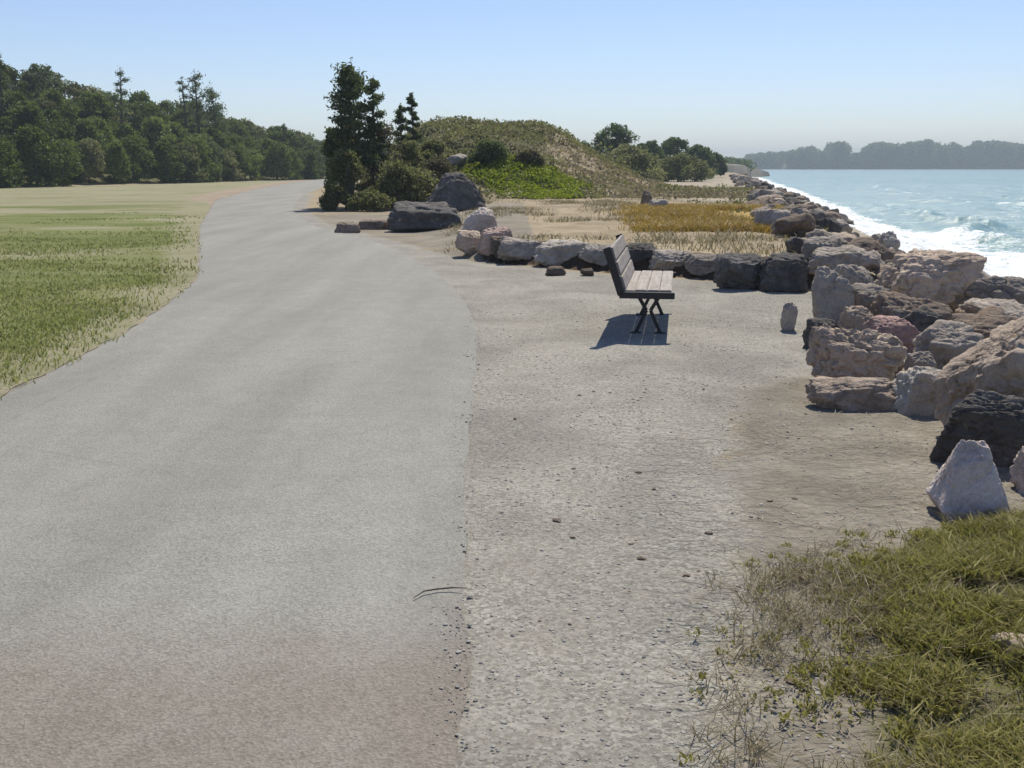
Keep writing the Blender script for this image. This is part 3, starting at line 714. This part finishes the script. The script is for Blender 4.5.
# lawn
def keep(x, y, r):
    e = left_edge(y) - x + (fbm(y * 3, x * 3, 0, 61, 3) - .5) * .35
    return (e > 0) & (x > -.53 * y - 1.2) & (r.uniform(0, 1, len(x)) < np.clip(60 / y ** 2, .03, 1) * (.12 + .88 * sstep(.05, .75, e))) & (fbm(x * .45, y * .9, 0, 62, 5) * 1.5 - .25 + r.uniform(-.3, .3, len(x)) > .36 + .75 * sstep(14, 40, y + 16 * (fbm(x * .2, y * .5, 0, 63, 3) - .5)))
x, y, r = scatter(1500000, (-24, -2.8), (5.5, 44), keep, 901)
e = np.clip(left_edge(y) - x, 0, 1)
v, f = blades(x, y, np.full(len(x), .006), .028 + .02 * (1 - e) + y * .0004, .006 + y * .0008, 902, .6)
tag(link('lawn_grass', mesh_from('lawn_grass', v, f, MAT['blade'], False)), 'short mown green and yellow grass left of the path', 'grass', kind='stuff')
# dry grass around the rock row and beyond
def tufts(n, xr, yr, keep, seed, h, w, per, spread=.45, rad=.09):
    x, y, r = scatter(n, xr, yr, keep, seed); x = np.repeat(x, per); y = np.repeat(y, per)
    a = r.normal(0, rad, (len(x), 2)); x = x + a[:, 0]; y = y + a[:, 1]
    s = 1 + .0 * x
    return blades(x, y, land(x, y) - .01, h, w, seed + 1, spread)
rowf = lambda x: np.interp(x, [-1.6, -.6, 1.2, 2.6, 4.2, 6], [21, 18.2, 16.6, 15.4, 13.6, 13])
v, f = tufts(9000, (-2, 14), (15, 62), lambda x, y, r: (y > rowf(x) + .3) & (shore(x, y) < .6) & (fbm(x * .6, y * .4, 0, 71, 3) + r.uniform(-.06, .06, len(x)) > .54) & ~((y > 20) & (y < 33) & (x > 3.1)) & (x > -1 - (y - 18) * .05), 911, .11, .016, 14, .9, .2)
tag(link('dry_grass', mesh_from('dry_grass', v, f, MAT['straw'], False)), 'dry tan grass on the ground behind the row of rocks', 'grass', kind='stuff')
v, f = tufts(5200, (2.4, 9), (20, 33), lambda x, y, r: (x > 3.3 + (y - 26) * .12 + r.normal(0, .35, len(x))) & (shore(x, y) < -.2) & (fbm(x * .5, y * .4, 0, 72, 3) > .42), 921, .15, .02, 16, .8, .2)
tag(link('orange_grass', mesh_from('orange_grass', v, f, MAT['orange_grass'], False)), 'orange and yellow low growth behind the bench near the sea bank', 'ground cover', kind='stuff')
# mound cover
def mcover(n, keep, seed, leaf, lift, mat, name, label, xr=(-9, 10), yr=(41, 80), up=.8):
    x, y, r = scatter(n, xr, yr, keep, seed)
    c = np.stack([x, y, land(x, y) + r.uniform(.0, 1, len(x)) * lift * (.35 + 3.2 * np.clip(fbm(x * .7, y * .7, 0, 86, 4) - .42, 0, 1))], 1)
    v, f = leaves(c, leaf, seed, up)
    return tag(link(name, mesh_from(name, v, f, MAT[mat], False)), label, 'ground cover', kind='stuff')
bright = lambda x, y: np.exp(-(((x - 1.0 - (y - 45) * .02) / 3.1) ** 2 + ((y - 44.6 + .45 * x) / 4.4) ** 2) * 1.4) + (fbm(x * .6, y * .6, 0, 81, 3) - .5) * .9
hgt = lambda x, y: land(x, y)
mcover(60000, lambda x, y, r: (hgt(x, y) > .35) & (bright(x, y) < .45) & (fbm(x * .35, y * .35, 0, 82, 4) > .47 + .035 * np.clip(x, -2, 9) - .08 * (y > 53)), 931, .17, .27, 'leaf_cover', 'mound_scrub', 'low green and brown scrub covering the mound')
mcover(90000, lambda x, y, r: (hgt(x, y) > .3) & (bright(x, y) < .45) & (fbm(x * .35, y * .35, 0, 82, 4) <= .5 + .03 * x) & (r.uniform(0, 1, len(x)) < .45), 932, .17, .16, 'leaf_scrubdry', 'dry_scrub', 'dry brown scrub on the slopes of the mound', up=.5)
mcover(60000, lambda x, y, r: bright(x, y) > .42, 933, .15, .2, 'leaf_bright', 'bright_ground_cover', 'bright yellow green patch of ground cover at the front foot of the mound', xr=(-3, 8), yr=(39, 56))
mcover(9000, lambda x, y, r: (shore(x, y) < 1.0) & (shore(x, y) > -3.2) & (fbm(x * .8, y * .5, 0, 83, 3) > .53), 934, .13, .22, 'leaf_cover', 'bank_weeds', 'weeds growing between the boulders of the sea bank', xr=(5, 16), yr=(17, 62))
x, y, r = scatter(42000, (3, 27), (78, 160), lambda x, y, r: (shore(x, y) < -3) & (x > 3 + (y - 80) * .1) & (x < 9 + (y - 80) * .2) & (fbm(x * .25, y * .2, 0, 85, 3) > .43), 936)
c = np.stack([x, y, land(x, y) + r.uniform(0, 1, len(x)) * np.clip(fbm(x * .25, y * .2, 0, 85, 3) - .4, 0, 1) * 9], 1)
v, f = leaves(c, .34, 937, .5)
tag(link('coast_scrub', mesh_from('coast_scrub', v, f, MAT['leaf_olive'], False)), 'olive scrub on the low ground under the dark trees beyond the mound', 'scrub', kind='stuff')
# foreground weeds
cl = lambda y: np.interp(y, [0, 2.4, 2.75, 3.3, 3.9, 4.3, 4.6, 4.85], [.6, .66, .74, .88, 1.1, 1.42, 1.85, 3.2])
def keepw(x, y, r):
    q = x - cl(y) + (fbm(x * 3, y * 3, 0, 91, 4) - .5) * .55
    return (r.uniform(0, 1, len(x)) < sstep(.02, .6, q) * .97 + .02 * (q > -.2)) & (fbm(x * 4, y * 4, 0, 92, 3) + r.uniform(-.15, .15, len(x)) > .40)
x, y, r = scatter(26000, (.4, 4.2), (1.6, 4.9), keepw, 941)
per = 15; n = len(x)
bx = np.repeat(x, per) + r.normal(0, .014, n * per); by = np.repeat(y, per) + r.normal(0, .014, n * per)
bh = np.repeat(.018 + .045 * sstep(0, .7, x - cl(y)) , per)
v, f = blades(bx, by, land(bx, by) + np.repeat(r.uniform(0, .03, n), per) - .004, 1.0, .0062, 942, .8)
v = v.reshape(-1, 5, 3); base = v[:, :2].mean(1, keepdims=True); v = (base + (v - base) * np.concatenate([np.ones((n * per, 1)) , np.ones((n * per, 1)), bh[:, None], bh[:, None], bh[:, None]], 1)[:, :, None]).reshape(-1, 3)
# widths of the mid ribs were scaled with the height: widen them again
v = v.reshape(-1, 5, 3); dd = v[:, 1] - v[:, 0]; m_ = (v[:, 2] + v[:, 4]) / 2; v[:, 2] = m_ + dd * .55; v[:, 4] = m_ - dd * .55; v = v.reshape(-1, 3)
tag(link('weeds', mesh_from('weeds', v, f, MAT['leaf_ice'], False)), 'green and yellow low weeds covering the lower right corner', 'ground cover', kind='stuff')
x, y, r = scatter(15000, (.5, 4.2), (1.6, 4.8), lambda x, y, r: (x > cl(y) - .12 + r.normal(0, .1, len(x))) & (fbm(x * 2.2, y * 2.2, 0, 93, 4) + r.uniform(-.12, .12, len(x)) > .5), 946)
per = 5; n = len(x); bx = np.repeat(x, per) + r.normal(0, .02, n * per); by = np.repeat(y, per) + r.normal(0, .02, n * per)
v, f = blades(bx, by, land(bx, by) - .003, .07, .0036, 947, 1.1)
tag(link('dead_stems', mesh_from('dead_stems', v, f, MAT['straw'], False)), 'dry tan stems tangled among the low weeds', 'dead stems', kind='stuff')
x, y, r = scatter(30000, (.4, 4.2), (1.6, 4.9), lambda x, y, r: (r.uniform(0, 1, len(x)) < sstep(-.15, .5, x - cl(y) + (fbm(x * 3, y * 3, 0, 91, 4) - .5) * .55)) & (fbm(x * 5, y * 5, 0, 94, 3) > .46), 948)
v, f = leaves(np.stack([x, y, land(x, y) + .004 + .03 * r.uniform(0, 1, len(x)) ** 2], 1), .021, 949, 1.2, .6)
tag(link('weed_leaves', mesh_from('weed_leaves', v, f, MAT['leaf_ice'], False)), 'tiny round leaves creeping between the weeds', 'ground cover', kind='stuff')
# straw litter between weeds and gravel
x, y, r = scatter(9000, (.3, 4.5), (1.8, 8.5), lambda x, y, r: (x > np.interp(y, [0, 2.5, 4, 5.5, 7.5, 9], [.45, .4, .75, 1.0, 1.6, 3.2]) + r.normal(0, .15, len(x))) & (fbm(x * 2, y * 2, 0, 95, 4) > .45) & (shore(x, y) < .6), 951)
n = len(x); an = r.uniform(0, 3.14, n); L = r.uniform(.015, .06, n); z = land(x, y) + .004
d = np.stack([np.cos(an) * L, np.sin(an) * L, r.uniform(-.1, .35, n) * L], 1); wv = np.stack([-np.sin(an), np.cos(an), 0 * an], 1) * .0022
b = np.stack([x, y, z], 1)
v = np.stack([b - wv, b + wv, b + d + wv * .4, b + d - wv * .4], 1).reshape(-1, 3)
tag(link('straw_litter', mesh_from('straw_litter', v, np.arange(n * 4).reshape(-1, 4), MAT['litter'], False)), 'scattered bits of dead grass on the bare soil', 'litter', kind='stuff')
# gravel
def pebbles(x, y, sz, seed, z=None):
    r = np.random.default_rng(seed); V, Fc = ICO[1]; n = len(x); nv = len(V)
    sc = np.stack([sz * r.uniform(.7, 1.3, n), sz * r.uniform(.7, 1.3, n), sz * r.uniform(.3, .55, n)], 1)
    an = r.uniform(0, 6.28, n); c, s_ = np.cos(an), np.sin(an)
    jit = 1 + r.uniform(-.25, .25, (n, nv, 1))
    P = V[None] * jit * sc[:, None]
    Q = np.stack([P[..., 0] * c[:, None] - P[..., 1] * s_[:, None], P[..., 0] * s_[:, None] + P[..., 1] * c[:, None], P[..., 2]], 2)
    Q += np.stack([x, y, (land(x, y) if z is None else z) + sz * .15], 1)[:, None]
    return Q.reshape(-1, 3), (np.arange(n)[:, None, None] * nv + Fc[None]).reshape(-1, 3)
def keepg(x, y, r):
    q = x - right_edge(y) + (fbm(x * 2, y * 2, 0, 96, 3) - .5) * .4
    return (q > -.05 - .16 * r.uniform(0, 1, len(x)) ** 6) & (shore(x, y) < .3) & (x < y * .5) & (r.uniform(0, 1, len(x)) < np.clip(9 / y ** 2, .02, 1)) & (fbm(x * 1.5, y * 1.5, 0, 97, 4) + r.uniform(-.3, .3, len(x)) > .42) & (r.uniform(0, 1, len(x)) < 1 - .6 * sstep(-.1, .5, x - cl(y)))
x, y, r = scatter(110000, (-.5, 4.5), (1.9, 13), keepg, 961)
sz = .0018 + .0065 * r.uniform(0, 1, len(x)) ** 6 + y * .0004
v, f = pebbles(x, y, sz, 962, np.where(x < right_edge(y) + .03, np.maximum(land(x, y), .007), land(x, y)))
tag(link('gravel', mesh_from('gravel', v, f, MAT['pebble'], False)), 'loose grey gravel on the ground right of the path', 'gravel', kind='stuff')
x, y, r = scatter(2600, (-.3, 3.0), (2.3, 8), lambda x, y, r: (x > right_edge(y) + .25) & (x < cl(y) + .3) & (r.uniform(0, 1, len(x)) < .018 + .35 * np.exp(-((x - .72) ** 2 * 5 + (y - 4.4) ** 2) * 1.6) * (fbm(x * 4, y * 4, 0, 98, 3) > .5)), 971)
v, f = pebbles(x, y, -.0 + .007 + .013 * r.uniform(0, 1, len(x)) ** 2, 972)
tag(link('stones', mesh_from('stones', v, f, MAT['rock_brown'], False)), 'dark clods and stones strewn over the gravel before the weeds', 'gravel', kind='stuff')
# twig on the asphalt
tw = [at(u, v, .022) for u, v in ((414, 597), (424, 591), (438, 588), (452, 587), (467, 588))]
v, f = tube([(a, b, .020 + .002 * math.sin(i * 2)) for i, (a, b) in enumerate(tw)], [.002, .003, .0035, .003, .0015], 7)
tag(link('twig', mesh_from('twig', v, f, MAT['bark_grey'])), 'thin curved twig lying on the edge of the asphalt path', 'twig')

# ------------------------------------------------------------------ bench
def beam(p0, p1, w, h, bev=.006):
    """a bar from p0 to p1, w across (horizontal), h the other way"""
    p0, p1 = Vector(p0), Vector(p1); d = (p1 - p0).normalized()
    side = d.cross(Vector((0, 0, 1)))
    if side.length < .2: side = Vector((0, 1, 0))
    side.normalize(); up = side.cross(d).normalized()
    bm = bmesh.new(); vs = []
    for p in (p0, p1):
        for a, b in ((-1, -1), (1, -1), (1, 1), (-1, 1)): vs.append(bm.verts.new(p + side * a * w / 2 + up * b * h / 2))
    for q in ((0, 1, 2, 3), (7, 6, 5, 4), (0, 4, 5, 1), (1, 5, 6, 2), (2, 6, 7, 3), (3, 7, 4, 0)): bm.faces.new([vs[i] for i in q])
    bmesh.ops.recalc_face_normals(bm, faces=bm.faces)
    if bev: bmesh.ops.bevel(bm, geom=bm.edges[:], offset=bev, segments=2, affect='EDGES')
    bm.verts.index_update()
    V = np.array([v.co[:] for v in bm.verts]); out = {}
    for fc in bm.faces: out.setdefault(len(fc.verts), []).append([v.index for v in fc.verts])
    bm.free(); return V, [np.array(x) for x in out.values()]
def joinb(parts):
    V, Fs, o = [], {}, 0
    for v, fl in parts:
        for f in fl: Fs.setdefault(f.shape[1], []).append(f + o)
        V.append(v); o += len(v)
    return np.concatenate(V), [np.concatenate(x) for x in Fs.values()]
B = thing('park_bench', 'weathered slatted wooden bench with dark metal frame on the gravel, facing the sea', 'bench', (1.05, 9.9, 0), math.radians(-9))
LEN = 1.9; SH = .45
bk = lambda t: (-.02 - .14 * t, SH + .01 + .39 * t)          # side profile of the back, t 0..1
parts = []
for k in range(4):
    xx = .05 + k * .116; parts.append(beam((xx, -.0, SH - .02 + .006 * (k > 0)), (xx, LEN, SH - .02 + .006 * (k > 0)), .112, .042))
v, f = joinb(parts); link('seat', mesh_from('seat', v, f, MAT['wood'], False), B)
parts = []
for t in (.14, .49, .84):
    xx, zz = bk(t); V, fl = beam((0, 0, 0), (0, LEN, 0), .04, .126)
    a = math.radians(-16.6); R = np.array([[math.cos(a), 0, math.sin(a)], [0, 1, 0], [-math.sin(a), 0, math.cos(a)]])
    parts.append((V @ R.T + np.array([xx + .03, 0, zz]), fl))
v, f = joinb(parts); link('backrest', mesh_from('backrest', v, f, MAT['wood'], False), B)
for yy in (-.028, LEN + .028):                                # L-shaped end brackets
    p0, p1 = bk(1.0), bk(-.05)
    parts = [beam((p0[0], yy, p0[1]), (p1[0], yy, p1[1] - .03), .05, .07, .004), beam((p1[0] - .02, yy, SH - .042), (.485, yy, SH - .042), .05, .06, .004)]
    v, f = joinb(parts); link('bracket', mesh_from('bracket', v, f, MAT['metal'], False), B)
for yy in (.32, LEN - .32):
    for sgn in (-1, 1):
        cx = .235
        V, fl = joinb([beam((cx + sgn * .11, yy, SH - .075), (cx + sgn * .02, yy + .001 * sgn, .22), .034, .034, .003), beam((cx + sgn * .02, yy, .22), (cx + sgn * .12, yy, .0), .034, .034, .003)])
        lg = link('leg', mesh_from('leg', V, fl, MAT['metal'], False), B)
        V, fl = beam((cx + sgn * .12 - .05, yy, .008), (cx + sgn * .12 + .05, yy, .008), .09, .012, .002)
        link('foot_plate', mesh_from('foot_plate', V, fl, MAT['metal'], False), lg)
    V, fl = beam((.03, yy, SH - .062), (.45, yy, SH - .062), .045, .03, .003)
    link('crossbar', mesh_from('crossbar', V, fl, MAT['metal'], False), B)

# ------------------------------------------------------------------ the far shore
def ridge(name, pts, depth, mat, kind='structure'):
    """a low land form: crest heights along a line, falling to the water on both sides"""
    V = []; prof = [(-1, -2.5), (-.8, .1), (-.45, .8), (0, 1), (.45, .85), (1, -2.5)]
    for (x, y, h) in pts:
        for q, k in prof: V.append((x + q * depth * .25, y + q * depth * .5, WATER - .3 + (h if k > 0 else 1) * k))
    V = np.array(V); return mesh_from(name, V, grid_faces(len(pts), len(prof))[:, ::-1], mat)
MAT['far'] = plain('far_bank', (.17, .15, .12), .95, .08, .5, .2)
D = 1150.0
us = np.linspace(742, 1750, 90)
pts = [(lat(u, D + (u - 742) * .12), D + (u - 742) * .12, 3 + 7 * vnoise(u * .012, 3.0, 0, 5)) for u in us]
tag(link('far_shore', ridge('far_shore', pts, 90, MAT['far'])), kind='structure')
tops = [(742, 157), (760, 153), (785, 152), (800, 148), (812, 146), (822, 154), (832, 142), (845, 142), (851, 156), (862, 150), (875, 143), (900, 144), (920, 142), (928, 139), (940, 146), (955, 143), (965, 150), (975, 142), (990, 141), (1005, 142), (1024, 145), (1200, 140), (1400, 146), (1750, 143)]
r = np.random.default_rng(77); C = []
for k in range(1300):
    u = r.uniform(744, 1700) if k > 500 else r.uniform(744, 1060)
    dy = D + (u - 742) * .12 + r.uniform(-38, 30)
    vt = np.interp(u, [t[0] for t in tops], [t[1] for t in tops]) + abs(r.normal(0, 5))
    zt = EYE + slope(vt) * dy; zz = zt - 2
    while zz > 1.0:
        d = r.normal(size=(34, 3)); d /= np.linalg.norm(d, axis=1)[:, None]
        C.append(np.array([lat(u, dy, zz) + r.normal(0, 1), dy, zz]) + d * (r.uniform(.3, 1, 34) ** .5 * 4.4)[:, None] * np.array([1, 1, .8])); zz -= 5.0
v, f = leaves(np.concatenate(C), 2.9, 78, aspect=.7)
tag(link('far_wood', mesh_from('far_wood', v, f, MAT['leaf_far'], False)), 'hazy dark wood along the far shore across the water', 'wood', kind='stuff')
# nearer low point of land at the end of the beach
pts = [(lat(u, d), d, h) for u, d, h in ((640, 230, 3.2), (690, 250, 4.0), (715, 270, 4.4), (738, 300, 4.2), (752, 330, 3.4), (764, 360, 2.0))]
tag(link('headland', ridge('headland', pts, 26, MAT['far'])), kind='structure')
C = []
for k in range(150):
    t = r.uniform(0, 1); u = 640 + 112 * t; d_ = 232 + 95 * t; vt = np.interp(u, [640, 700, 722, 745, 752], [156, 155, 156, 159, 162]) + abs(r.normal(0, 2.2)); zz = EYE + slope(vt) * d_ - 1
    while zz > .4:
        d = r.normal(size=(30, 3)); d /= np.linalg.norm(d, axis=1)[:, None]
        C.append(np.array([lat(u, d_, zz), d_ + r.uniform(-6, 6), zz]) + d * (r.uniform(.3, 1, 30) ** .5 * 1.3)[:, None]); zz -= 1.8
v, f = leaves(np.concatenate(C), .8, 79, aspect=.7)
tag(link('headland_scrub', mesh_from('headland_scrub', v, f, MAT['leaf_far'], False)), 'faded low scrub on the point of land where the beach ends', 'scrub', kind='stuff')

# ------------------------------------------------------------------ air
def box(name, a, b, mat):
    V = np.array([(x, y, z) for z in (a[2], b[2]) for y in (a[1], b[1]) for x in (a[0], b[0])])
    return mesh_from(name, V, np.array([(0, 2, 3, 1), (4, 5, 7, 6), (0, 1, 5, 4), (2, 6, 7, 3), (0, 4, 6, 2), (1, 3, 7, 5)]), mat, False)
hm = bpy.data.materials.new('haze'); hm.use_nodes = True; t = hm.node_tree; t.nodes.clear()
o_ = t.nodes.new('ShaderNodeOutputMaterial'); pv = t.nodes.new('ShaderNodeVolumePrincipled')
pv.inputs['Color'].default_value = (.80, .93, 1, 1); pv.inputs['Density'].default_value = .00055; pv.inputs['Anisotropy'].default_value = 0
t.links.new(pv.outputs[0], o_.inputs['Volume'])
tag(link('haze', box('haze', (-3100, -100, -7.0), (3100, 3400, 50), hm)), kind='stuff', label='pale sea haze over the far shore and water', cat='haze')

# ------------------------------------------------------------------ light, sky, camera
EL, AZ = math.radians(50), math.atan2(.24, .97)
sd3 = Vector((math.sin(AZ) * math.cos(EL), math.cos(AZ) * math.cos(EL), math.sin(EL)))
sl = bpy.data.lights.new('sun', 'SUN'); sl.energy = 4.1; sl.angle = math.radians(.5); sl.color = (1, .94, .80)
so = bpy.data.objects.new('sun', sl); COL.objects.link(so); so.rotation_euler = sd3.to_track_quat('Z', 'Y').to_euler()
W = bpy.data.worlds.new('World'); S.world = W; W.use_nodes = True; nt = W.node_tree
bg = nt.nodes['Background']; sk = nt.nodes.new('ShaderNodeTexSky'); sk.sky_type = 'NISHITA'; sk.sun_disc = False
sk.sun_elevation = EL; sk.sun_rotation = AZ; sk.air_density = 1.0; sk.dust_density = .05; sk.ozone_density = 1.2
tint = nt.nodes.new('ShaderNodeMix'); tint.data_type = 'RGBA'; tint.blend_type = 'MULTIPLY'; tint.inputs[0].default_value = 1; tint.inputs[7].default_value = (.87, .89, 1.08, 1)
nt.links.new(sk.outputs[0], tint.inputs[6]); nt.links.new(tint.outputs[2], bg.inputs[0]); bg.inputs[1].default_value = .083
cam = bpy.data.cameras.new('camera'); cam.sensor_width = 36; cam.lens = 36 * F / 1024; cam.clip_end = 8000; cam.clip_start = .05
co = bpy.data.objects.new('camera', cam); COL.objects.link(co); co.location = (0, 0, EYE); co.rotation_euler = (math.pi / 2 - PITCH, 0, 0)
S.camera = co
S.view_settings.view_transform = 'Standard'; S.view_settings.look = 'None'; S.view_settings.exposure = .42; S.view_settings.gamma = 1
